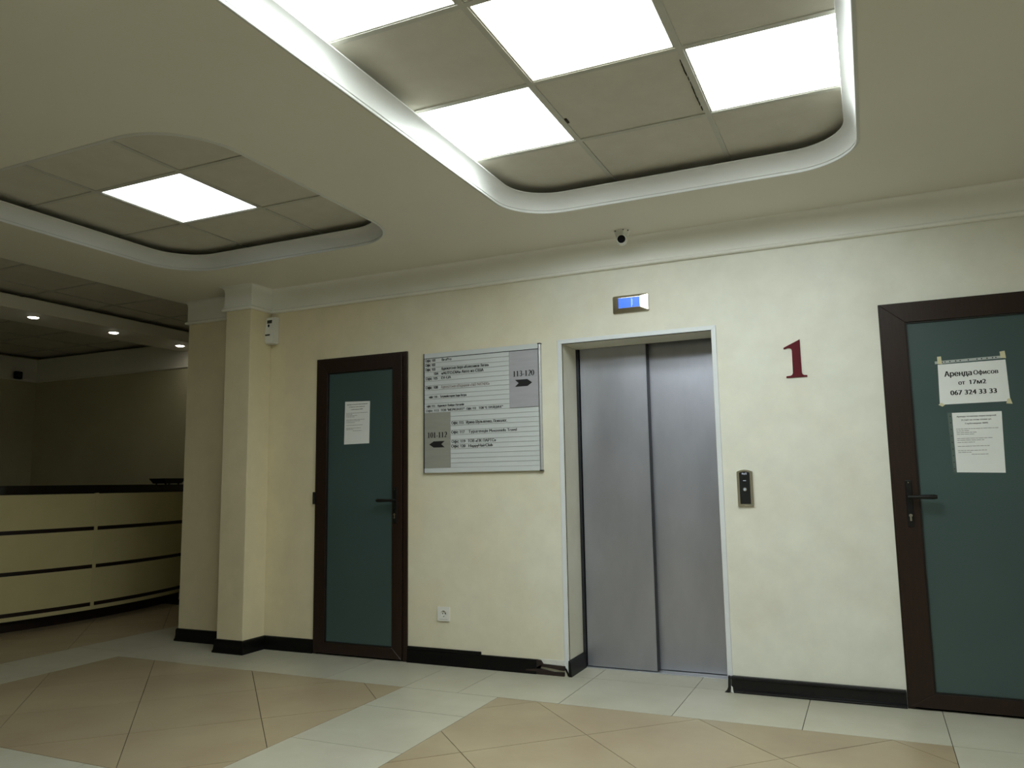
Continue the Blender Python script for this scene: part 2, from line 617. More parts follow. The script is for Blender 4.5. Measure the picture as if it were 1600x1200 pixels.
def rrect(x0, x1, y0, y1, r, n=14, corners=(1, 1, 1, 1)):
    """counter-clockwise rounded rectangle; corners: SW SE NE NW"""
    pts = []
    for (cx, cy, a0, k) in ((x0 + r, y0 + r, pi, corners[0]), (x1 - r, y0 + r, 1.5 * pi, corners[1]),
                            (x1 - r, y1 - r, 0, corners[2]), (x0 + r, y1 - r, 0.5 * pi, corners[3])):
        for i in range(n + 1):
            a = a0 + 0.5 * pi * i / n
            pts.append((cx + r * cos(a), cy + r * sin(a)))
    return pts


MAIN = (-1.722, 0.056, -0.75, 3.91)
LEFT = (-4.268, -2.447, 2.18, 3.91)
hole1 = rrect(*MAIN, 0.30)
hole2 = rrect(*LEFT, 0.34)
bm = B()
# lobby slab with two rounded holes
outer = [(-4.95, YBACK - 0.1), (XR + 0.1, YBACK - 0.1), (XR + 0.1, YW + 0.01), (-4.95, YW + 0.01)]
loops = [outer, hole1[::-1], hole2[::-1]]
tri = tessellate_polygon([[Vector((p[0], p[1], 0)) for p in l] for l in loops])
flat = [p for l in loops for p in l]
vv = [bm.verts.new((p[0], p[1], ZC)) for p in flat]
for t in tri:
    try:
        bm.faces.new([vv[i] for i in t])
    except ValueError:
        pass
PK = 0.13


def widen(r, rad):
    return rrect(r[0] - PK, r[1] + PK, r[2] - PK, r[3] + PK, rad + PK)[::-1]


WIDE = {1: widen(MAIN, 0.30), 2: widen(LEFT, 0.34)}
loops_done = []
base = 0
for l in loops:
    n = len(l)
    ring = vv[base:base + n]
    wide = WIDE.get(len(loops_done), l)
    loops_done.append(1)
    # straight edge, ledge, widened pocket behind the cove
    for zz, pp in ((ZC + 0.075, l), (ZC + 0.075, wide), (ZC + 0.17, wide)):
        if zz == ZC + 0.075 and pp is wide and wide is l:
            continue
        nxt = [bm.verts.new((p[0], p[1], zz)) for p in pp]
        for i in range(n):
            bm.faces.new([ring[i], ring[(i + 1) % n], nxt[(i + 1) % n], nxt[i]])
        ring = nxt
    base += n
# reception side: beam with the downlights, edges, slab over everything
box(bm, -6.73, -6.22, YBACK, YF, ZC, ZC + 0.08)
box(bm, -6.60, -6.35, YBACK, YF, ZC + 0.08, ZC + 0.17)
box(bm, XL, -6.73, YBACK, 0.5, ZC, ZC + 0.17)
box(bm, -6.22, -4.95, YBACK, 0.5, ZC, ZC + 0.17)
box(bm, XL - 0.2, XR + 0.2, YBACK - 0.2, YF + 0.2, ZC + 0.17, ZC + 0.35)
ceiling = struct('ceiling', bm, M['paint'], 'painted ceiling with rounded recesses of square tiles')

# coves around the two recesses
COVE = [(0.0, 2.6215), (0.0, 2.6180), (0.013, 2.6140), (0.0155, 2.6160), (0.0155, 2.6225), (0.009, 2.6245), (0.009, 2.6300), (0.0135, 2.6320),
        (0.014, 2.642), (0.018, 2.658), (0.025, 2.676), (0.036, 2.692), (0.050, 2.704), (0.061, 2.710), (0.062, 2.714), (0.052, 2.716),
        (0.034, 2.708), (0.018, 2.692), (0.004, 2.668), (0.0, 2.645)]
for h in (hole1, hole2):
    bm = B()
    sweep(bm, h, COVE, closed=True)
    obj('cove_moulding', bm, M['cove'], ceiling, smooth=True)
# reception recess band
bm = B()
sweep(bm, [(-6.22, YF), (-6.22, 0.5)], [(0, 2.615), (0.004, 2.612), (0.008, 2.62), (0.012, 2.66), (0.026, 2.69), (0.03, 2.712), (0.0, 2.70)])
obj('cove_moulding', bm, M['paint'], ceiling, smooth=True)


# suspended grids: tiles and runners
def grid(xs, ys, x0, x1, y0, y1, lit, z=ZG, ext=(1, 1, 1, 1)):
    """xs, ys: runner lines; cells clipped to the recess"""
    x0, x1, y0, y1 = x0 - 0.128 * ext[0], x1 + 0.128 * ext[1], y0 - 0.128 * ext[2], y1 + 0.128 * ext[3]
    X = [x0] + sorted(x for x in xs if x0 < x < x1) + [x1]
    Y = [y0] + sorted(y for y in ys if y0 < y < y1) + [y1]
    hw = 0.012
    for i in range(len(X) - 1):
        for j in range(len(Y) - 1):
            if (i, len(Y) - 2 - j) in lit:
                continue
            bm = B()
            a = 0 if i == 0 else 0.0115
            b = 0 if i == len(X) - 2 else 0.0115
            c = 0 if j == 0 else 0.0115
            d = 0 if j == len(Y) - 2 else 0.0115
            box(bm, X[i] + a, X[i + 1] - b, Y[j] + c, Y[j + 1] - d, z + 0.006, z + 0.02)
            obj('ceiling_tile', bm, M['ceil_tile'], ceiling)
    for x in X[1:-1]:
        bm = B()
        box(bm, x - hw, x + hw, y0, y1, z, z + 0.005)
        box(bm, x - 0.003, x + 0.003, y0, y1, z + 0.005, z + 0.035)
        obj('grid_runner', bm, M['tbar'], ceiling)
    for y in Y[1:-1]:
        bm = B()
        for i in range(len(X) - 1):
            box(bm, X[i] + (hw if i else 0), X[i + 1] - (hw if i < len(X) - 2 else 0), y - hw, y + hw, z, z + 0.005)
        obj('grid_runner', bm, M['tbar'], ceiling)
    return X, Y


gx = [-1.154, -0.548]
gy = [3.368 - 0.589 * k for k in range(0, 8)]
lit_main = {(0, 1), (2, 1), (1, 2), (0, 3), (2, 3), (1, 4)}   # (column, row counted from the far wall)
Xm, Ym = grid(gx, gy, MAIN[0], MAIN[1], MAIN[2], MAIN[3], lit_main)
Xl, Yl = grid([-3.735, -3.115], [2.80, 3.40], LEFT[0], LEFT[1], LEFT[2], LEFT[3], {(1, 1)})
grid([-5.388, -5.97], [0.59 + 0.589 * k for k in range(0, 10)], -6.22, -4.95, 0.5, YF, set(), ext=(1, 0, 0, 1))
grid([-7.33 - 0.6 * k for k in range(0, 3)], [5.30 - 0.595 * k for k in range(-1, 8)], XL, -6.73, 0.5, YF, set(), ext=(1, 1, 0, 1))


def ceiling_light(x0, x1, y0, y1, label, m, group=None, z=ZG):
    x0, x1, y0, y1 = x0 + 0.0118, x1 - 0.0118, y0 + 0.0118, y1 - 0.0118
    t = thing('ceiling_light', label, 'ceiling light', ((x0 + x1) / 2, (y0 + y1) / 2, z), group)
    bm = B()
    f = 0.008
    box(bm, x0, x1, y0, y0 + f, z + 0.003, z + 0.03)
    box(bm, x0, x1, y1 - f, y1, z + 0.003, z + 0.03)
    box(bm, x0, x0 + f, y0 + f, y1 - f, z + 0.003, z + 0.03)
    box(bm, x1 - f, x1, y0 + f, y1 - f, z + 0.003, z + 0.03)
    obj('frame', bm, M['tbar'], t)
    bm = B()
    box(bm, x0 + f, x1 - f, y0 + f, y1 - f, z + 0.006, z + 0.018)
    obj('diffuser', bm, m, t)
    return t


yy = [3.91] + gy
# columns: the outer cells reach into the recess edge, the panels themselves are 0.6 wide
PC = [(-1.722, -1.154), (-1.154, -0.548), (-0.548, 0.056)]
GRP = 'lit ceiling panels of the large recess'
ceiling_light(*PC[0], yy[2], yy[1], 'bright white square panel in large recess, nearest the office directory', M['led'], GRP)
ceiling_light(*PC[2], yy[2], yy[1], 'bright white square panel in large recess, beside its far right-hand rounded corner', M['led'], GRP)
ceiling_light(*PC[1], yy[3], yy[2], 'slightly greenish lit square panel in the middle column of the large recess', M['led_green'], GRP)
ceiling_light(*PC[0], yy[4], yy[3], 'bright white square panel in large recess, cut by the top of the photo', M['led'], GRP)
OG = 'added lit ceiling panels, unseen above the frame'
OL = 'unseen lit square panel added to the large recess to brighten the wall'
ceiling_light(*PC[2], yy[4], yy[3], OL + ', far row', M['led'], OG)  # this panel and the next are unseen, added to raise the wall's brightness
ceiling_light(*PC[1], yy[5], yy[4], OL + ', near row', M['led'], OG)
ceiling_light(-3.735, -3.115, 2.80, 3.40, 'single lit square panel in the small rounded recess near the pilaster', M['led_left'])

# dark chips on the tile edges of the large recess
bm = B()
for k in range(12):
    y = 2.86 + k * 0.038 + random.uniform(-0.006, 0.006)
    x = -0.564 + random.uniform(-0.002, 0.002)
    box(bm, x - random.uniform(0.001, 0.0035), x + 0.0015, y, y + random.uniform(0.02, 0.04), ZG - 0.0006, ZG + 0.006)
box(bm, -1.140, -1.130, 3.13, 3.17, ZG - 0.0006, ZG + 0.006)
obj('edge_chip', bm, M['stain'], ceiling)

# ------------------------------------------------------------------ cornice, friezes, skirtings
prof = [(0.0, ZB), (0.016, ZB), (0.023, ZB + 0.004), (0.026, ZB + 0.011), (0.023, ZB + 0.018), (0.016, ZB + 0.022), (0.010, ZB + 0.027), (0.010, ZB + 0.140)]
for k in range(1, 9):
    a = 0.5 * pi * k / 8
    prof.append((0.010 + 0.030 * (1 - cos(a)), ZB + 0.140 + (ZC - 0.001 - ZB - 0.140) * sin(a)))
prof.append((0.0, ZC - 0.001))
path = [(XR, YW), (-4.032, YW), (-4.032, 4.315), (-4.269, 4.315), (-4.269, YW), (-4.87, YW), (-4.87, YF)]
bm = B()
sweep(bm, path, prof)
struct('trim_1', bm, M['white_mould'], 'white cornice with a small bead along the wall top', smooth=True)
prof2 = [(0.0, ZB), (0.013, ZB), (0.019, ZB + 0.006), (0.019, ZB + 0.014), (0.010, ZB + 0.022), (0.010, 2.715), (0.0, 2.70)]
bm = B()
sweep(bm, [(-4.9, YF), (XL, YF), (XL, 0.0)], prof2)
struct('trim_2', bm, M['paint'], 'pale frieze band high on the reception walls', smooth=True)

SK = [(0.0, 0.0), (0.021, 0.0), (0.021, 0.012), (0.016, 0.02), (0.013, 0.045), (0.013, 0.078), (0.010, 0.088), (0.004, 0.092), (0.0, 0.092)]
bm = B()
sweep(bm, [(D1[0] - 0.001, YW), (-4.032, YW), (-4.032, 4.315), (-4.269, 4.315), (-4.269, YW), (-4.87, YW), (-4.87, YF)], SK)
struct('baseboard_pilaster', bm, M['skirt'], 'black baseboard running around the pilaster', smooth=True)
# middle run between door and elevator: full piece, stepped top, broken end
bm = B()
sweep(bm, [(-1.912, YW), (D1[1] + 0.001, YW)], [(0.0, 0.0), (0.02, 0.0), (0.02, 0.01), (0.015, 0.018), (0.013, 0.07), (0.009, 0.082), (0.0, 0.084)])
base_mid = struct('baseboard_middle', bm, M['skirt'], 'black baseboard broken open at the elevator corner', smooth=True)
bm = B()
box(bm, D1[1] + 0.001, -2.29, YW - 0.012, YW, 0.084, 0.102, bev=0.003)
obj('upper_strip', bm, M['skirt'], base_mid)
bm = B()
prism(bm, [(-1.912, 0.012), (-1.912, 0.084), (-1.885, 0.080), (-1.872, 0.062), (-1.80, 0.060), (-1.73, 0.058), (-1.732, 0.032), (-1.76, 0.034), (-1.85, 0.044), (-1.90, 0.046), (-1.93, 0.03)], 'y', YW - 0.014, YW)
obj('broken_board', bm, M['mdf'], base_mid)
bm = B()
prism(bm, [(-2.0, 0.0), (-1.735, 0.0), (-1.735, 0.022), (-1.80, 0.02), (-1.90, 0.034), (-1.98, 0.024)], 'y', YW - 0.016, YW)
obj('broken_board', bm, M['mdf'], base_mid)
bm = B()
prism(bm, [(-1.905, 0.088), (-1.885, 0.084), (-1.87, 0.062), (-1.735, 0.058), (-1.735, 0.03), (-1.708, 0.0), (-1.708, 0.092), (-1.80, 0.090)], 'y', YW - 0.003, YW)
obj('bare_plaster', bm, M['plaster_patch'], base_mid)
bm = B()
prism(bm, [(-1.736, 0.05), (-1.722, 0.045), (-1.706, 0.012), (-1.712, 0.0), (-1.718, 0.018)], 'y', YW - 0.012, YW - 0.003)
obj('bent_end', bm, M['skirt'], base_mid)
# jamb run into the elevator recess
bm = B()
sweep(bm, [(EL[0] - 0.0, YW + 0.25), (EL[0] - 0.0, YW - 0.016)], [(0.0, 0.0), (0.020, 0.0), (0.018, 0.02), (0.014, 0.08), (0.006, 0.092), (0.0, 0.092)])
struct('baseboard_jamb', bm, M['skirt'], 'short black baseboard inside the elevator recess')
bm = B()
sweep(bm, [(XR, YW), (D2[1] + 0.003, YW)], SK)
struct('baseboard_end', bm, M['skirt'], 'black baseboard beyond the second glazed door', smooth=True)
# glossy run right of the elevator
bm = B()
sweep(bm, [(D2[0] - 0.003, YW), (-0.764, YW)],
      [(0.0, 0.0), (0.026, 0.0), (0.026, 0.006), (0.022, 0.010), (0.022, 0.016), (0.014, 0.020), (0.012, 0.066), (0.020, 0.070), (0.020, 0.078), (0.014, 0.084), (0.0, 0.086)])
br = struct('baseboard_right', bm, M['skirt_gloss'], 'glossy black channel baseboard right of the elevator')
bm = B()
prism(bm, [(-0.800, 0.0), (-0.775, 0.0), (-0.767, 0.02), (-0.767, 0.084), (-0.778, 0.086), (-0.780, 0.03), (-0.787, 0.012)], 'y', YW - 0.03, YW - 0.004)
obj('bent_end', bm, M['gasket'], br)
bm = B()
prism(bm, [(-0.766, 0.004), (-0.752, 0.0), (-0.757, 0.03), (-0.764, 0.036)], 'y', YW - 0.029, YW - 0.02)
obj('torn_edge', bm, M['plaster_patch'], br)

# ------------------------------------------------------------------ glazed doors


def glazed_door(name, x0, x1, ztop, handle_side, label, glass, inset):
    t = struct_empty(name, ((x0 + x1) / 2, YW, 0), label)
    fw = 0.034
    yf = YW - 0.012
    # outer frame: two jambs and a head, mitred
    for pts in ([(x0, 0), (x0 + fw, 0), (x0 + fw, ztop - fw), (x0, ztop)],
                [(x1, 0), (x1, ztop), (x1 - fw, ztop - fw), (x1 - fw, 0)],
                [(x0, ztop), (x0 + fw, ztop - fw), (x1 - fw, ztop - fw), (x1, ztop)]):
        bm = B()
        prism(bm, pts, 'y', yf, YW + 0.07)
        bmesh.ops.bevel(bm, geom=bm.edges[:], offset=0.002, segments=1, affect='EDGES')
        obj('frame', bm, M['wood'], t)
    a, b = x0 + inset[0], x1 - inset[1]
    zb, zt = 0.012, ztop - inset[2]
    gx0, gx1, gz0, gz1 = glass
    yl = YW - 0.024
    q = [(a, zb), (b, zb), (b, zt), (a, zt)]
    g = [(gx0, gz0), (gx1, gz0), (gx1, gz1), (gx0, gz1)]
    for i in range(4):
        j = (i + 1) % 4
        bm = B()
        prism(bm, [q[i], q[j], g[j], g[i]], 'y', yl, YW + 0.05)
        bmesh.ops.bevel(bm, geom=bm.edges[:], offset=0.0015, segments=1, affect='EDGES')
        obj('rail' if i % 2 == 0 else 'stile', bm, M['wood'], t)
    bm = B()
    k = 0.007
    for (u0, u1, v0, v1) in ((gx0, gx0 + k, gz0, gz1), (gx1 - k, gx1, gz0, gz1), (gx0 + k, gx1 - k, gz0, gz0 + k), (gx0 + k, gx1 - k, gz1 - k, gz1)):
        box(bm, u0, u1, yl + 0.008, yl + 0.03, v0, v1)
    obj('glazing_bead', bm, M['gasket'], t)
    bm = B()
    box(bm, gx0 + 0.001, gx1 - 0.001, yl + 0.016, yl + 0.024, gz0 + 0.001, gz1 - 0.001)
    obj('glass_pane', bm, M['glass'], t)
    # visible hinge barrel on the side away from the handle
    hxx = x0 + 0.004 if handle_side > 0 else x1 - 0.004
    for hz_ in (1.02,):
        bm = B()
        cyl(bm, (hxx, yl - 0.004, hz_), (0, 0, 1), 0.009, 0.009, 0.085, 14)
        obj('hinge', bm, M['black_metal'], t, smooth=True)
    # handle on its plate
    if handle_side > 0:
        hx, d = (gx1 + b) / 2 - 0.012, -1
    else:
        hx, d = (gx0 + a) / 2 + 0.012, 1
    hz = 1.043
    bm = B()
    box(bm, hx - 0.015, hx + 0.015, yl - 0.007, yl, hz - 0.15, hz + 0.085, bev=0.003)
    plate = obj('handle_plate', bm, M['black_metal'], t)
    bm = B()
    cyl(bm, (hx, yl - 0.004, hz), (0, -1, 0), 0.011, 0.010, 0.046, 16)
    prof_ = [(0.0, 0.010, 0.010), (0.03, 0.010, 0.009), (0.08, 0.010, 0.011), (0.115, 0.009, 0.012), (0.132, 0.006, 0.009)]
    rings = []
    for (s, ry, rz) in prof_:
        rings.append([bm.verts.new((hx - d * 0.008 + d * s, yl - 0.045 + ry * cos(2 * pi * i / 12), hz + rz * sin(2 * pi * i / 12))) for i in range(12)])
    for i in range(len(rings) - 1):
        for n_ in range(12):
            bm.faces.new([rings[i][n_], rings[i][(n_ + 1) % 12], rings[i + 1][(n_ + 1) % 12], rings[i + 1][n_]])
    bm.faces.new(rings[0])
    bm.faces.new(rings[-1][::-1])
    obj('handle', bm, M['black_metal'], t, smooth=True)
    bm = B()
    cyl(bm, (hx, yl - 0.006, hz - 0.093), (0, -1, 0), 0.0085, 0.0085, 0.008, 16)
    box(bm, hx - 0.005, hx + 0.005, yl - 0.013, yl - 0.004, hz - 0.121, hz - 0.097, bev=0.002)
    obj('lock_cylinder', bm, M['nickel'], t, smooth=True)
    bm = B()
    cyl(bm, (hx, yl - 0.006, hz + 0.073), (0, -1, 0), 0.004, 0.003, 0.003, 10)
    obj('plate_screw', bm, M['nickel'], t)
    return t


glazed_door('door_1', D1[0], D1[1], D1[2], 1, 'dark framed frosted glass door left of the office directory', (-3.488, -2.938, 0.082, 1.945), (0.016, 0.037, 0.012))
glazed_door('door_2', D2[0], D2[1], D2[2], -1, 'dark framed frosted glass door at the photo edge', (0.216, 0.87, 0.082, 1.945), (0.010, 0.037, 0.010))
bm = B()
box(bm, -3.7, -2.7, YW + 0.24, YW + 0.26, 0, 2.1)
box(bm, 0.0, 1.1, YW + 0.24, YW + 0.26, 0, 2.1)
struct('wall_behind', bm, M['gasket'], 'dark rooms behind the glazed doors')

# ------------------------------------------------------------------ elevator entrance
el = struct_empty('door_3', ((EL[0] + EL[1]) / 2, YW, 0), 'brushed steel elevator doors in a recessed opening')
yL, yR = 4.800, 4.862
bm = B()
box(bm, -1.684, -1.243, yL, yL + 0.030, 0.009, 2.03, bev=0.002)
dl = obj('door_panel', bm, M['steel'], el)
bm = B()
box(bm, -1.262, -0.50, yR, yR + 0.030, 0.009, 2.06, bev=0.002)
obj('door_panel', bm, M['steel'], el)
bm = B()   # return edge of the front panel
box(bm, -1.2425, -1.239, yL + 0.002, yL + 0.055, 0.009, 2.03)
obj('panel_edge', bm, M['steel_dark'], el)
bm = B()
box(bm, -1.75, -0.45, yL + 0.11, yL + 0.13, 0, 2.2)
box(bm, -1.72, -0.45, 4.794, 4.93, 2.032, 2.2)
box(bm, -1.75, -1.72, 4.794, 4.93, 0, 2.2)
box(bm, -0.5, -0.45, 4.794, 4.93, 0, 2.2)
obj('shaft_lining', bm, M['gasket'], el)
bm = B()
box(bm, -1.706, -1.688, 4.786, 4.80, 0, 2.02)
box(bm, -1.706, -0.60, 4.786, 4.798, 2.006, 2.03)
obj('steel_frame', bm, M['steel_dark'], el)
bm = B()
box(bm, -1.70, -0.785, 4.782, 4.845, -0.003, 0.004, bev=0.001)
box(bm, -1.70, -0.785, 4.850, 4.92, -0.003, 0.004, bev=0.001)
obj('sill', bm, M['alu'], el)
# pale angle trim around the opening
tw = 0.026
tx0, tx1, tz = EL[0] - 0.002, EL[1] + 0.002, EL[2] - 0.001
for pts in ([(tx0 - tw, 0.062), (tx0, 0.0), (tx0, tz), (tx0 - tw, tz + tw)],
            [(tx1, 0.0), (tx1 + tw, 0.0), (tx1 + tw, tz + tw), (tx1, tz)],
            [(tx0 - tw, tz + tw), (tx0, tz), (tx1, tz), (tx1 + tw, tz + tw)]):
    bm = B()
    prism(bm, pts, 'y', YW - 0.006, YW)
    bmesh.ops.bevel(bm, geom=bm.edges[:], offset=0.0012, segments=1, affect='EDGES')
    obj('edge_trim', bm, M['alu_trim'], el)
bm = B()   # dark joint behind the trim
box(bm, EL[0] - 0.001, EL[0] + 0.002, YW + 0.002, YW + 0.009, 0.09, EL[2])
box(bm, EL[0], EL[1], YW + 0.002, YW + 0.009, EL[2] - 0.003, EL[2] + 0.001)
obj('trim_joint', bm, M['gasket'], el)

# ------------------------------------------------------------------ office directory
SX, SZ, SY = -2.706, 2.020, 4.512
sg = thing('office_directory', 'silver wall directory of office names between left door and elevator', 'sign', (SX + 0.44, YW, SZ - 0.8))


def U(u):
    return SX + u


def V(v):
    return SZ - v


bm = B()
box(bm, U(0.016), U(0.846), SY + 0.004, YW - 0.0008, V(0.800), V(0.002))
obj('backing', bm, M['plate_dark'], sg)
bm = B()
box(bm, U(0.0175), U(0.845), SY - 0.002, SY + 0.004, V(0.034), V(0.002), bev=0.001)
obj('header_slat', bm, M['slat'], sg)
bm = B()
box(bm, U(0.0175), U(0.845), SY - 0.002, SY + 0.004, V(0.800), V(0.769), bev=0.001)
obj('footer_slat', bm, M['slat'], sg)
bm = B()
box(bm, U(0.0175), U(0.846), SY - 0.003, SY + 0.003, V(0.0372), V(0.0343))
obj('header_line', bm, M['ink'], sg)
bm = B()
box(bm, U(0.012), U(0.0175), SY - 0.004, YW - 0.0008, V(0.801), V(0.001), bev=0.001)
obj('edge_profile', bm, M['steel_dark'], sg)
bm = B()
cyl(bm, (U(0.8555), SY + 0.003, V(0.797)), (0, 0, 1), 0.0095, 0.0095, 0.794, 16)
box(bm, U(0.848), U(0.863), SY + 0.003, YW - 0.0008, V(0.797), V(0.003))
obj('edge_profile', bm, M['alu'], sg, smooth=True)
for vz in (0.0005, 0.797):
    bm = B()
    box(bm, U(0.8455), U(0.8655), SY - 0.008, YW - 0.0008, V(vz + 0.006), V(vz), bev=0.001)
    obj('end_cap', bm, M['gasket'], sg)
P = 0.0305
rows = {
    0: [('Офіс 101', .027, .103, 0), ('BroPro', .154, .226, 0)],
    1: [('Офіс 102', .027, .103, 0)],
    2: [('Офіс 103', .027, .103, 0), ('Адвокатське бюро «Колесников Леган»', .150, .500, 0)],
    3: [('104', .095, .125, 0), ('«AUTO.DIA» Авто из США', .150, .462, 1)],
    4: [('Офіс 105', .030, .120, 0), ('EV-UA', .150, .222, 0)],
    6: [('Офіс 108', .030, .122, 1), ("Адвокатське об'єднання «А&В PARTNERS»", .147, .505, 2)],
    8: [('офіс 110 -', .054, .126, 3), ('Татумайстерня Інди Ветра', .138, .335, 3)],
    10: [('офіс 112 -', .036, .108, 3), ('Адвокат Вайда Наталія', .119, .317, 3)],
    11: [('Офіс 112', .031, .128, 3), ('ТОВ "МЕРКОНЛТ"', .144, .321, 3), ('Офіс 112', .336, .405, 3), ('ТОВ "Є ТРЕЙДИНГ"', .425, .599, 3)],
    14: [('Офіс 115', .224, .313, 0), ('Ирина Шульженко, Психолог.', .333, .626, 0)],
    16: [('Офіс 117', .222, .320, 0), ('Турагенція Mouzenidis Travel', .350, .692, 0)],
    18: [('Офіс 119', .224, .325, 0), ('ТОВ «ПК ПАРТС»', .344, .545, 0)],
    19: [('Офіс 120', .222, .325, 0), ('HappyHairClub', .349, .522, 0)],
}
for r in range(24):
    v0 = 0.0372 + r * P
    bm = B()
    if r < 12:
        a, b = 0.0185, 0.645
    else:
        a, b = 0.2155, 0.845
    box(bm, U(a), U(b), SY - 0.001 + (0.0006 if r % 2 else 0), SY + 0.004, V(v0 + P - 0.0016), V(v0 + 0.0006), bev=0.0005, seg=1)
    sl = obj('name_slat', bm, M['slat'], sg)
    for (s, u0, u1, st) in rows.get(r, []):
        mm = M['ink_brown'] if st == 2 else M['ink']
        cap = 0.014 if st == 3 else 0.0178
        text('lettering', s, U(u0), U(u1), V(v0 + P - 0.0085 + (0.001 if st == 3 else 0)), cap, SY - 0.0018, mm, sl, bold={0: 0.06, 1: 0.08, 2: 0.02, 3: 0.07}[st])


# serif numerals for the direction plates
def stroke(bm, pts, y):
    """variable width ribbon in XZ: pts = (x, z, half-width)"""
    L_, R_ = [], []
    n = len(pts)
    for i in range(n):
        a, b = pts[max(0, i - 1)], pts[min(n - 1, i + 1)]
        d = Vector((b[0] - a[0], b[1] - a[1])).normalized()
        nx, nz = -d.y, d.x
        x, z, h = pts[i]
        L_.append(bm.verts.new((x + nx * h, y, z + nz * h)))
        R_.append(bm.verts.new((x - nx * h, y, z - nz * h)))
    for i in range(n - 1):
        bm.faces.new([L_[i], L_[i + 1], R_[i + 1], R_[i]])


def serif(bm, ch, x, z, w, h, y):
    def T_(p):
        return [(x + a * w, z + b * h, c * h) for a, b, c in p]
    if ch == '1':
        stroke(bm, T_([(0.5, 0.02, .105), (0.5, 0.98, .105)]), y)
        stroke(bm, T_([(0.16, 0.025, .03), (0.84, 0.025, .03)]), y)
        stroke(bm, T_([(0.16, 0.86, .012), (0.36, 0.90, .03), (0.5, 0.96, .05)]), y)
    elif ch == '0':
        stroke(bm, T_([(0.5 + 0.34 * sin(2 * pi * i / 24), 0.5 + 0.48 * cos(2 * pi * i / 24), .034 + .075 * abs(sin(2 * pi * i / 24)) ** 1.5) for i in range(25)]), y)
    elif ch == '2':
        p = [(0.5 - 0.34 * cos(a), 0.70 + 0.27 * sin(a), .03 + .06 * max(0, -cos(a) + 0.3)) for a in [0.1 + (pi + 0.3) * i / 12 for i in range(13)]]
        p += [(0.62, 0.38, .07), (0.36, 0.16, .045), (0.18, 0.07, .03)]
        stroke(bm, T_(p), y)
        stroke(bm, T_([(0.14, 0.055, .055), (0.7, 0.055, .055), (0.88, 0.17, .02)]), y)
    elif ch == '3':
        stroke(bm, T_([(0.46 - 0.30 * cos(a), 0.75 + 0.22 * sin(a), .034 + .055 * max(0, -cos(a))) for a in [0.2 + (pi + 0.9) * i / 12 for i in range(13)]]), y)
        stroke(bm, T_([(0.44 + 0.36 * cos(a), 0.28 + 0.25 * sin(a), .034 + .065 * max(0, cos(a))) for a in [pi * 0.55 - (pi * 1.45) * i / 14 for i in range(15)]]), y)
    elif ch == '-':
        stroke(bm, T_([(0.15, 0.30, .05), (0.85, 0.30, .05)]), y)


def number(s, u0, u1, v_base, h, parent, y):
    adv = [0.66 if c == '-' else 1.0 for c in s]
    unit = (u1 - u0) / sum(adv)
    bm = B()
    x = U(u0)
    for c, a in zip(s, adv):
        serif(bm, c, x, V(v_base), unit * a, h, y)
        x += unit * a
    return obj('lettering', bm, M['ink'], parent)


bm = B()
box(bm, U(0.6465), U(0.8445), SY - 0.0025, SY + 0.004, V(0.401), V(0.0385), bev=0.0008, seg=1)
pl = obj('direction_plate', bm, M['plate_grey'], sg, label='silver plate with arrow towards offices 113-120')
number('113-120', 0.671, 0.820, 0.203, 0.036, pl, SY - 0.0032)
bm = B()
prism(bm, [(U(.686), V(.224)), (U(.772), V(.224)), (U(.804), V(.247)), (U(.772), V(.268)), (U(.686), V(.268)), (U(.711), V(.246))], 'y', SY - 0.0036, SY - 0.002)
obj('arrow', bm, M['ink'], pl)
bm = B()
box(bm, U(0.019), U(0.2145), SY - 0.0025, SY + 0.004, V(0.768), V(0.402), bev=0.0008, seg=1)
pl = obj('direction_plate', bm, M['plate_dark'], sg, label='darker silver plate with arrow towards offices 101-112')
number('101-112', 0.041, 0.190, 0.569, 0.036, pl, SY - 0.0032)
bm = B()
prism(bm, [(U(.172), V(.593)), (U(.090), V(.593)), (U(.056), V(.613)), (U(.090), V(.634)), (U(.172), V(.634)), (U(.147), V(.613))], 'y', SY - 0.0036, SY - 0.002)
obj('arrow', bm, M['ink'], pl)

# ------------------------------------------------------------------ floor numeral
nx, nz = -0.352, 1.696
num = [(-.035, 0), (.073, 0), (.073, .009), (.058, .010), (.050, .015), (.046, .024), (.045, .21), (.038, .206), (-.040, .170), (-.043, .163), (-.038, .161),
       (-.022, .166), (-.010, .165), (-.002, .160), (.001, .150), (.0, .026), (-.004, .016), (-.012, .011), (-.035, .009)]
bm = B()
prism(bm, [(nx + a, nz + b) for a, b in num], 'y', YW - 0.006, YW)
o = obj('wall_numeral', bm, M['red'], loc=(nx, YW, nz), label='dark red serif numeral one fixed on the wall right of the elevator', category='numeral')

# ------------------------------------------------------------------ elevator indicator
ind = thing('floor_indicator', 'chrome framed blue indicator screen above the elevator doors', 'display', (-1.2535, YW, 2.154))
bm = B()
ox0, ox1, oz0, oz1 = -1.366, -1.141, 2.154, 2.266


def ring_pts(x0, x1, z0, z1, y, r):
    p = []
    for (cx, cz, a0) in ((x0 + r, z0 + r, pi), (x1 - r, z0 + r, 1.5 * pi), (x1 - r, z1 - r, 0), (x0 + r, z1 - r, 0.5 * pi)):
        for i in range(5):
            a = a0 + 0.5 * pi * i / 4
            p.append(bm.verts.new((cx + r * cos(a), y, cz + r * sin(a))))
    return p


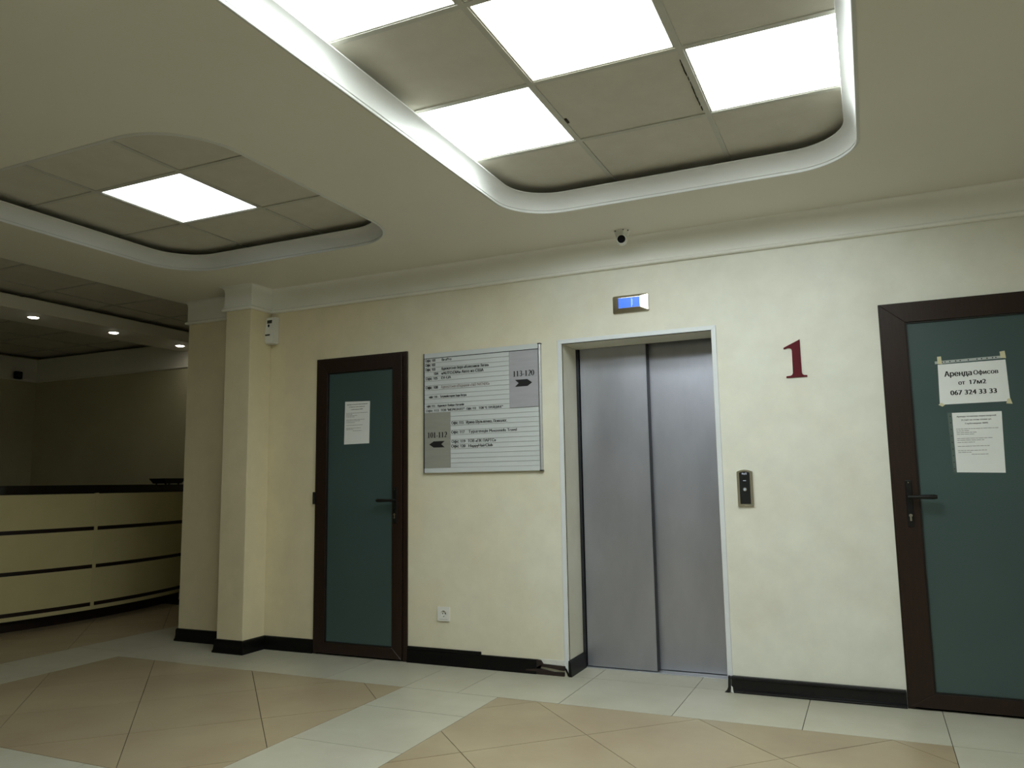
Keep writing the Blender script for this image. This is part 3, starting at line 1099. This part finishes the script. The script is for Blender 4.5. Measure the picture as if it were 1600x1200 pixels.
R_ = [ring_pts(ox0, ox1, oz0, oz1, YW, 0.010), ring_pts(ox0, ox1, oz0, oz1, YW - 0.004, 0.010),
      ring_pts(ox0 + 0.003, ox1 - 0.003, oz0 + 0.003, oz1 - 0.003, YW - 0.008, 0.008),
      ring_pts(-1.330, -1.191, 2.184, 2.252, YW - 0.014, 0.002), ring_pts(-1.327, -1.194, 2.187, 2.249, YW - 0.014, 0.001),
      ring_pts(-1.327, -1.194, 2.187, 2.249, YW - 0.010, 0.001)]
for a, b in zip(R_, R_[1:]):
    for i in range(20):
        bm.faces.new([a[i], a[(i + 1) % 20], b[(i + 1) % 20], b[i]])
obj('bezel', bm, M['chrome'], ind, smooth=True)
bm = B()
box(bm, -1.3265, -1.1945, YW - 0.012, YW - 0.002, 2.1875, 2.2485)
sc = obj('screen', bm, M['screen_blue'], ind)
bm = B()
box(bm, -1.247, -1.244, YW - 0.0126, YW - 0.012, 2.190, 2.243)
box(bm, -1.241, -1.239, YW - 0.0126, YW - 0.012, 2.200, 2.238)
obj('screen_mark', bm, M['screen_line'], sc)

# ------------------------------------------------------------------ call station
cs = thing('call_station', 'chrome call button panel with black face between elevator and red numeral', 'call button', (-0.638, YW, 0.998))
bx0, bx1, bz0, bz1 = -0.680, -0.596, 0.998, 1.198


def arch(x0, x1, z0, z1, rise):
    p = [(x0, z0), (x1, z0), (x1, z1 - rise)]
    for i in range(1, 10):
        a = i / 10
        p.append((x1 + (x0 - x1) * a, z1 - rise + rise * sin(pi * a)))
    p.append((x0, z1 - rise))
    return p


bm = B()
prism(bm, arch(bx0, bx1, bz0, bz1, 0.010), 'y', YW - 0.019, YW)
bmesh.ops.bevel(bm, geom=[e for e in bm.edges if abs(e.verts[0].co.y - (YW - 0.019)) < 1e-5 and abs(e.verts[1].co.y - (YW - 0.019)) < 1e-5], offset=0.006, segments=3, affect='EDGES')
obj('housing', bm, M['chrome'], cs, smooth=True)
bm = B()
prism(bm, arch(bx0 + 0.014, bx1 - 0.014, bz0 + 0.012, bz1 - 0.010, 0.006), 'y', YW - 0.022, YW - 0.017)
bmesh.ops.bevel(bm, geom=bm.edges[:], offset=0.0012, segments=2, affect='EDGES')
fp = obj('face_panel', bm, M['panel_black'], cs, smooth=True)
cxm = -0.638
for (a, b, z, h) in ((-.013, -.006, 1.172, .009), (-.004, .003, 1.170, .010), (.006, .013, 1.171, .011)):
    bm = B()
    box(bm, cxm + a, cxm + b, YW - 0.0228, YW - 0.022, z, z + h)
    obj('indicator_mark', bm, M['lamp_dim'], fp)
bm = B()
box(bm, cxm - 0.008, cxm + 0.008, YW - 0.0226, YW - 0.022, 1.136, 1.140)
obj('indicator_mark', bm, M['lamp_dim'], fp)
bm = B()
cyl(bm, (cxm, YW - 0.021, 1.090), (0, -1, 0), 0.0115, 0.0105, 0.006, 24)
bt = obj('button', bm, M['chrome'], cs, smooth=True)
bm = B()
cyl(bm, (cxm, YW - 0.0265, 1.090), (0, -1, 0), 0.0075, 0.0065, 0.002, 24)
obj('button_face', bm, M['lamp_dim'], bt, smooth=True)

# ------------------------------------------------------------------ socket
so = thing('wall_socket', 'white square power socket low on the wall left of the elevator', 'socket', (-2.556, YW, 0.274))
sx0, sx1, sz0, sz1 = -2.600, -2.513, 0.274, 0.361
cxs, czs = (sx0 + sx1) / 2, (sz0 + sz1) / 2 + 0.002
bm = B()
out = [bm.verts.new(p) for p in ((sx0, YW - 0.010, sz0), (sx1, YW - 0.010, sz0), (sx1, YW - 0.010, sz1), (sx0, YW - 0.010, sz1))]
bk = [bm.verts.new((v.co.x, YW, v.co.z)) for v in out]
ring = [bm.verts.new((cxs + 0.020 * cos(2 * pi * (i + 0.5) / 24 - 0.75 * pi), YW - 0.010, czs + 0.020 * sin(2 * pi * (i + 0.5) / 24 - 0.75 * pi))) for i in range(24)]
dp = [bm.verts.new((v.co.x, YW - 0.001, v.co.z)) for v in ring]
for i in range(4):
    bm.faces.new([out[i], bk[i], bk[(i + 1) % 4], out[(i + 1) % 4]])
    seg = [ring[(i * 6 + k) % 24] for k in range(7)]
    bm.faces.new([out[i], out[(i + 1) % 4]] + seg[::-1])
for i in range(24):
    bm.faces.new([ring[i], ring[(i + 1) % 24], dp[(i + 1) % 24], dp[i]])
bm.faces.new(dp)
obj('cover_plate', bm, M['plastic_white'], so)
for dx_ in (-0.0095, 0.0095):
    bm = B()
    cyl(bm, (cxs + dx_, YW - 0.001, czs), (0, -1, 0), 0.0038, 0.0038, 0.0015, 12)
    obj('pin_hole', bm, M['gasket'], so)
for dz_ in (-0.017, 0.017):
    bm = B()
    box(bm, cxs - 0.003, cxs + 0.003, YW - 0.009, YW - 0.001, czs + dz_ - 0.002, czs + dz_ + 0.002)
    obj('earth_clip', bm, M['nickel'], so)
bm = B()
box(bm, sx0 + 0.014, sx1 - 0.014, YW - 0.0105, YW - 0.010, sz0 + 0.010, sz0 + 0.0112)
obj('cover_line', bm, M['ink_grey'], so)

# ------------------------------------------------------------------ air freshener in the pilaster corner
af = thing('air_freshener', 'white plastic air freshener dispenser in the corner beside the pilaster', 'dispenser', (-3.995, YW, 2.205))
ax0, ax1, az0, az1 = -4.031, -3.957, 2.200, 2.402
side = [(YW, az0 + 0.006), (YW, az1), (YW - 0.046, az1), (YW - 0.060, az1 - 0.012), (YW - 0.064, az1 - 0.07), (YW - 0.070, az0 + 0.06), (YW - 0.072, az0 + 0.02), (YW - 0.064, az0), (YW - 0.02, az0 - 0.004)]
bm = B()
A_ = [bm.verts.new((ax0, y, z)) for y, z in side]
B_ = [bm.verts.new((ax1, y, z)) for y, z in side]
bm.faces.new(A_)
bm.faces.new(B_[::-1])
for i in range(len(side)):
    j = (i + 1) % len(side)
    bm.faces.new([A_[i], B_[i], B_[j], A_[j]])
bmesh.ops.bevel(bm, geom=bm.edges[:], offset=0.004, segments=2, affect='EDGES')
obj('casing', bm, M['plastic_white'], af, smooth=True)
aw = ax1 - ax0
bm = B()
box(bm, ax0 + 0.016, ax0 + 0.058, YW - 0.0655, YW - 0.058, az1 - 0.050, az1 - 0.026)
obj('display', bm, M['plastic_dark'], af)
bm = B()
prism(bm, [(ax0 + 0.030 + 0.007 * cos(2 * pi * i / 12), az1 - 0.068 + 0.011 * sin(2 * pi * i / 12)) for i in range(12)], 'y', YW - 0.0672, YW - 0.060)
obj('sensor_eye', bm, M['lens'], af)
bm = B()
for k in range(5):
    box(bm, ax0 + 0.006 + k * 0.0085, ax0 + 0.0135 + k * 0.0085, YW - 0.0722, YW - 0.066, az0 + 0.058, az0 + 0.069)
obj('name_mark', bm, M['plastic_dark'], af)
bm = B()
box(bm, ax0 + 0.060, ax1 - 0.003, YW - 0.063, YW - 0.050, az1 - 0.046, az1 - 0.006, bev=0.002)
obj('release_button', bm, M['plastic_white'], af)

# ------------------------------------------------------------------ ceiling camera
cc = thing('dome_camera', 'white turret security camera under the ceiling above the elevator', 'camera', (-1.252, 4.386, ZC))
bm = B()
cyl(bm, (-1.252, 4.386, ZC), (0, 0, -1), 0.047, 0.045, 0.008, 32)
cyl(bm, (-1.252, 4.386, ZC - 0.008), (0, 0, -1), 0.043, 0.034, 0.030, 32)
obj('base', bm, M['plastic_white'], cc, smooth=True)
cdir = Vector((0.22, -1.0, -0.12)).normalized()
cpos = Vector((-1.252, 4.378, ZC - 0.055))
bm = B()
bmesh.ops.create_uvsphere(bm, u_segments=24, v_segments=14, radius=0.034, matrix=Matrix.Translation(cpos))
obj('eyeball', bm, M['plastic_white'], cc, smooth=True)
bm = B()
cyl(bm, cpos + cdir * 0.018, cdir, 0.0295, 0.0275, 0.017, 28)
obj('front_ring', bm, M['plastic_white'], cc, smooth=True)
bm = B()
cyl(bm, cpos + cdir * 0.033, cdir, 0.0235, 0.0235, 0.003, 28)
obj('lens_window', bm, M['lens'], cc, smooth=True)
for (a, b) in ((0.02, -0.042), (-0.028, -0.036), (0.04, -0.02)):
    bm = B()
    cyl(bm, (-1.252 + a, 4.386 + b, ZC - 0.004), Vector((a, b, 0)), 0.003, 0.003, 0.006, 8)
    obj('base_screw', bm, M['gasket'], cc)

# ------------------------------------------------------------------ notices taped to the doors
YN = YW - 0.0085        # pane face
YP = YN - 0.001


def sheet(name, label, corners, m=None, cat='notice'):
    """flat sheet from four (x,z) corners TL TR BR BL"""
    cx = sum(c[0] for c in corners) / 4
    cz = min(c[1] for c in corners)
    t = thing(name, label, cat, (cx, YN, cz))
    bm = B()
    prism(bm, corners, 'y', YP, YN)
    obj('paper', bm, m or M['paper'], t)
    return t


def dashes(parent, x0, x1, z, h, seed, m='ink_grey'):
    """a line of print too small to read: word-length strokes"""
    rnd = random.Random(seed)
    bm = B()
    x = x0
    while x < x1 - 0.004:
        wd = min(rnd.uniform(0.006, 0.022), x1 - x)
        box(bm, x, x + wd, YP - 0.0005, YP, z, z + h)
        x += wd + 0.0025
    return obj('print_line', bm, M[m], parent)


def rental_text(t, x0, x1, z0, z1, seed):
    W, H = x1 - x0, z1 - z0

    def X(a):
        return x0 + a * W

    def Z(b):
        return z1 - b * H
    for s, a, b, zz in (('Аренда почасова переговорной', .08, .91, .075), ('21,1м2 на этом этаже ул', .17, .80, .135), ('Глубочицкая 40И5', .25, .73, .195)):
        text('lettering', s, X(a), X(b), Z(zz), 0.0066, YP - 0.0005, M['ink'], t, bold=0.05)
    for i, (a, b, zz) in enumerate(((.05, .95, .275), (.05, .32, .305), (.05, .50, .335), (.05, .42, .365), (.05, .80, .435), (.05, .62, .465), (.05, .42, .50),
                                    (.05, .72, .565), (.05, .66, .635), (.05, .34, .665), (.33, .68, .70))):
        dashes(t, X(a), X(b), Z(zz), 0.0022, seed + i, 'ink_grey')


n1 = sheet('paper_notice', 'small white printed notice on the frosted glass of the door left of the directory', [(-3.342, 1.733), (-3.133, 1.727), (-3.137, 1.434), (-3.348, 1.432)])
rental_text(n1, -3.342, -3.136, 1.436, 1.729, 11)
# big rental notice in a punched sleeve
n2 = sheet('paper_notice', 'white rental notice in large black print on the door at the photo edge', [(0.350, 1.712), (0.648, 1.716), (0.652, 1.508), (0.345, 1.506)])
text('lettering', 'Аренда', 0.377, 0.497, 1.648, 0.026, YP - 0.0005, M['ink'], n2, bold=0.055)
text('lettering', 'Офисов', 0.506, 0.612, 1.650, 0.0205, YP - 0.0005, M['ink'], n2, bold=0.05)
text('lettering', 'от', 0.436, 0.464, 1.603, 0.0205, YP - 0.0005, M['ink'], n2, bold=0.05)
text('lettering', '17м2', 0.488, 0.556, 1.603, 0.0215, YP - 0.0005, M['ink'], n2, bold=0.05)
text('lettering', '067 324 33 33', 0.397, 0.598, 1.552, 0.0235, YP - 0.0005, M['ink'], n2, bold=0.055)
bm = B()
prism(bm, [(0.338, 1.730), (0.648, 1.737), (0.648, 1.724), (0.338, 1.716)], 'y', YP, YN)
ss = obj('sleeve_strip', bm, M['sleeve'], n2, label='clear punched edge of the plastic sleeve')
for px in (0.372, 0.384, 0.406, 0.432, 0.452, 0.488, 0.526, 0.546, 0.570, 0.594, 0.608):
    bm = B()
    cyl(bm, (px, YP, 1.7265 + (px - 0.49) * 0.024), (0, -1, 0), 0.0032, 0.0032, 0.0006, 10)
    obj('punch_hole', bm, M['gasket'], ss)
for pts in ([(0.350, 1.753), (0.368, 1.754), (0.370, 1.714), (0.350, 1.716)], [(0.626, 1.757), (0.648, 1.760), (0.651, 1.722), (0.628, 1.726)],
            [(0.640, 1.520), (0.653, 1.522), (0.660, 1.494), (0.634, 1.497)], [(0.338, 1.506), (0.352, 1.516), (0.368, 1.505), (0.356, 1.496)]):
    bm = B()
    prism(bm, pts, 'y', YP - 0.0012, YP - 0.0002)
    obj('tape', bm, M['tape'], n2)
n3 = sheet('paper_notice', 'white A4 notice in small print below the large rental notice', [(0.395, 1.462), (0.611, 1.460), (0.604, 1.157), (0.395, 1.163)])
rental_text(n3, 0.398, 0.604, 1.160, 1.461, 31)
bm = B()
prism(bm, [(0.375, 1.464), (0.395, 1.464), (0.395, 1.161), (0.380, 1.161)], 'y', YP, YN)
ss = obj('sleeve_strip', bm, M['sleeve_dark'], n3, label='see-through punched edge of the plastic sleeve')
for k in range(9):
    bm = B()
    cyl(bm, (0.386, YP, 1.445 - k * 0.033), (0, -1, 0), 0.0026, 0.0026, 0.0006, 10)
    obj('punch_hole', bm, M['gasket'], ss)

# ------------------------------------------------------------------ reception desk (curved)
XA, YA, RAD = -6.338, 4.98, 3.5


def dxf(y, off=0.0):
    return XA + off - (y - YA) ** 2 / (2 * RAD)


def curved(bm, y0, y1, z0, z1, offf, offb, n=14):
    """slab following the desk front: offf = front face offset, offb = back face offset"""
    fr, bk_ = [], []
    for i in range(n + 1):
        y = y0 + (y1 - y0) * i / n
        fr.append((dxf(y, offf), y))
        bk_.append((dxf(y, offb), y))
    prism(bm, fr + bk_[::-1], 'z', z0, z1)
    return bm


desk = thing('reception_desk', 'curved cream reception desk with dark inlay strips and black counter', 'reception desk', (-6.5, 4.98, 0))
YD0, YD1 = 3.62, 6.155
bm = B()
curved(bm, YD0 + 0.02, YD1, 0.0, 0.098, -0.10, -0.5)
obj('plinth', bm, M['desk_dark'], desk)
bm = B()
curved(bm, YD0 + 0.01, YD1, 0.098, 1.12, -0.02, -0.06)
obj('carcass', bm, M['desk_dark'], desk)
cols = [(3.62, 4.912), (4.944, 6.15)]
for (a, b) in cols:
    for (z0, z1) in ((0.822, 1.112), (0.490, 0.788), (0.163, 0.457)):
        bm = B()
        curved(bm, a, b, z0, z1, 0.0, -0.02)
        obj('front_panel', bm, M['desk_cream'], desk)
    for (z0, z1) in ((0.788, 0.822), (0.457, 0.490), (0.130, 0.163)):
        bm = B()
        curved(bm, a, b, z0 + 0.0008, z1 - 0.0008, -0.004, -0.02)
        obj('inlay_strip', bm, M['desk_dark'], desk)
    bm = B()
    curved(bm, a, b, 0.098, 0.130, 0.0, -0.02)
    obj('bottom_rail', bm, M['desk_cream'], desk)
bm = B()
curved(bm, 4.9125, 4.9435, 0.098, 1.118, 0.002, -0.02, 3)
obj('seam_strip', bm, M['desk_cream'], desk)
bm = B()
curved(bm, YD0 - 0.02, YD1, 1.120, 1.188, 0.012, -0.42)
bmesh.ops.bevel(bm, geom=[e for e in bm.edges if abs(e.verts[0].co.z - e.verts[1].co.z) < 1e-6], offset=0.004, segments=2, affect='EDGES')
obj('countertop', bm, M['counter'], desk)
# tray on the counter
ty, tx = 5.86, -6.52
tr = thing('desk_tray', 'shallow dark tray on the black counter beside the wall corner', 'tray', (tx, ty, 1.188))
bm = B()
rg = []
for (hx_, hy_, z) in ((0.085, 0.10, 1.197), (0.11, 0.135, 1.248), (0.104, 0.129, 1.248), (0.080, 0.095, 1.203)):
    rg.append([bm.verts.new((tx + sx_ * hx_, ty + sy_ * hy_, z)) for sx_, sy_ in ((-1, -1), (1, -1), (1, 1), (-1, 1))])
for a, b in zip(rg, rg[1:]):
    for i in range(4):
        bm.faces.new([a[i], a[(i + 1) % 4], b[(i + 1) % 4], b[i]])
bm.faces.new(rg[0][::-1])
bm.faces.new(rg[-1])
obj('tray_body', bm, M['gasket'], tr)
for sx_, sy_ in ((-1, -1), (1, -1), (1, 1), (-1, 1)):
    bm = B()
    cyl(bm, (tx + sx_ * 0.065, ty + sy_ * 0.08, 1.188), (0, 0, 1), 0.009, 0.010, 0.010, 12)
    obj('foot', bm, M['gasket'], tr)

# ------------------------------------------------------------------ downlights in the beam
for (x, y, lab) in ((-6.425, 4.294, 'round recessed spotlight in the dark beam, nearest the left photo edge'),
                    (-6.425, 5.080, 'round recessed spotlight in the dark beam, middle of three'),
                    (-6.440, 5.880, 'round recessed spotlight in the dark beam, partly hidden behind the wall end')):
    t = thing('recessed_spotlight', lab, 'spotlight', (x, y, ZC), 'spotlights in the beam over the reception desk')
    bm = B()
    cyl(bm, (x, y, ZC), (0, 0, -1), 0.052, 0.046, 0.006, 28)
    obj('trim_ring', bm, M['plastic_white'], t, smooth=True)
    bm = B()
    cyl(bm, (x, y, ZC - 0.006), (0, 0, -1), 0.040, 0.036, 0.003, 24)
    obj('lamp_lens', bm, M['spot'], t, smooth=True)

# small dark box high on the reception wall
hb = thing('alarm_sounder', 'small black box high on the frieze of the reception side wall', 'sensor', (XL + 0.01, 5.92, 2.46))
bm = B()
box(bm, XL + 0.010, XL + 0.055, 5.875, 5.965, 2.455, 2.545, bev=0.012, seg=3)
obj('housing', bm, M['lens'], hb, smooth=True)
bm = B()
cyl(bm, (XL + 0.055, 5.92, 2.50), (1, 0, 0), 0.026, 0.024, 0.004, 20)
obj('grille', bm, M['gasket'], hb)
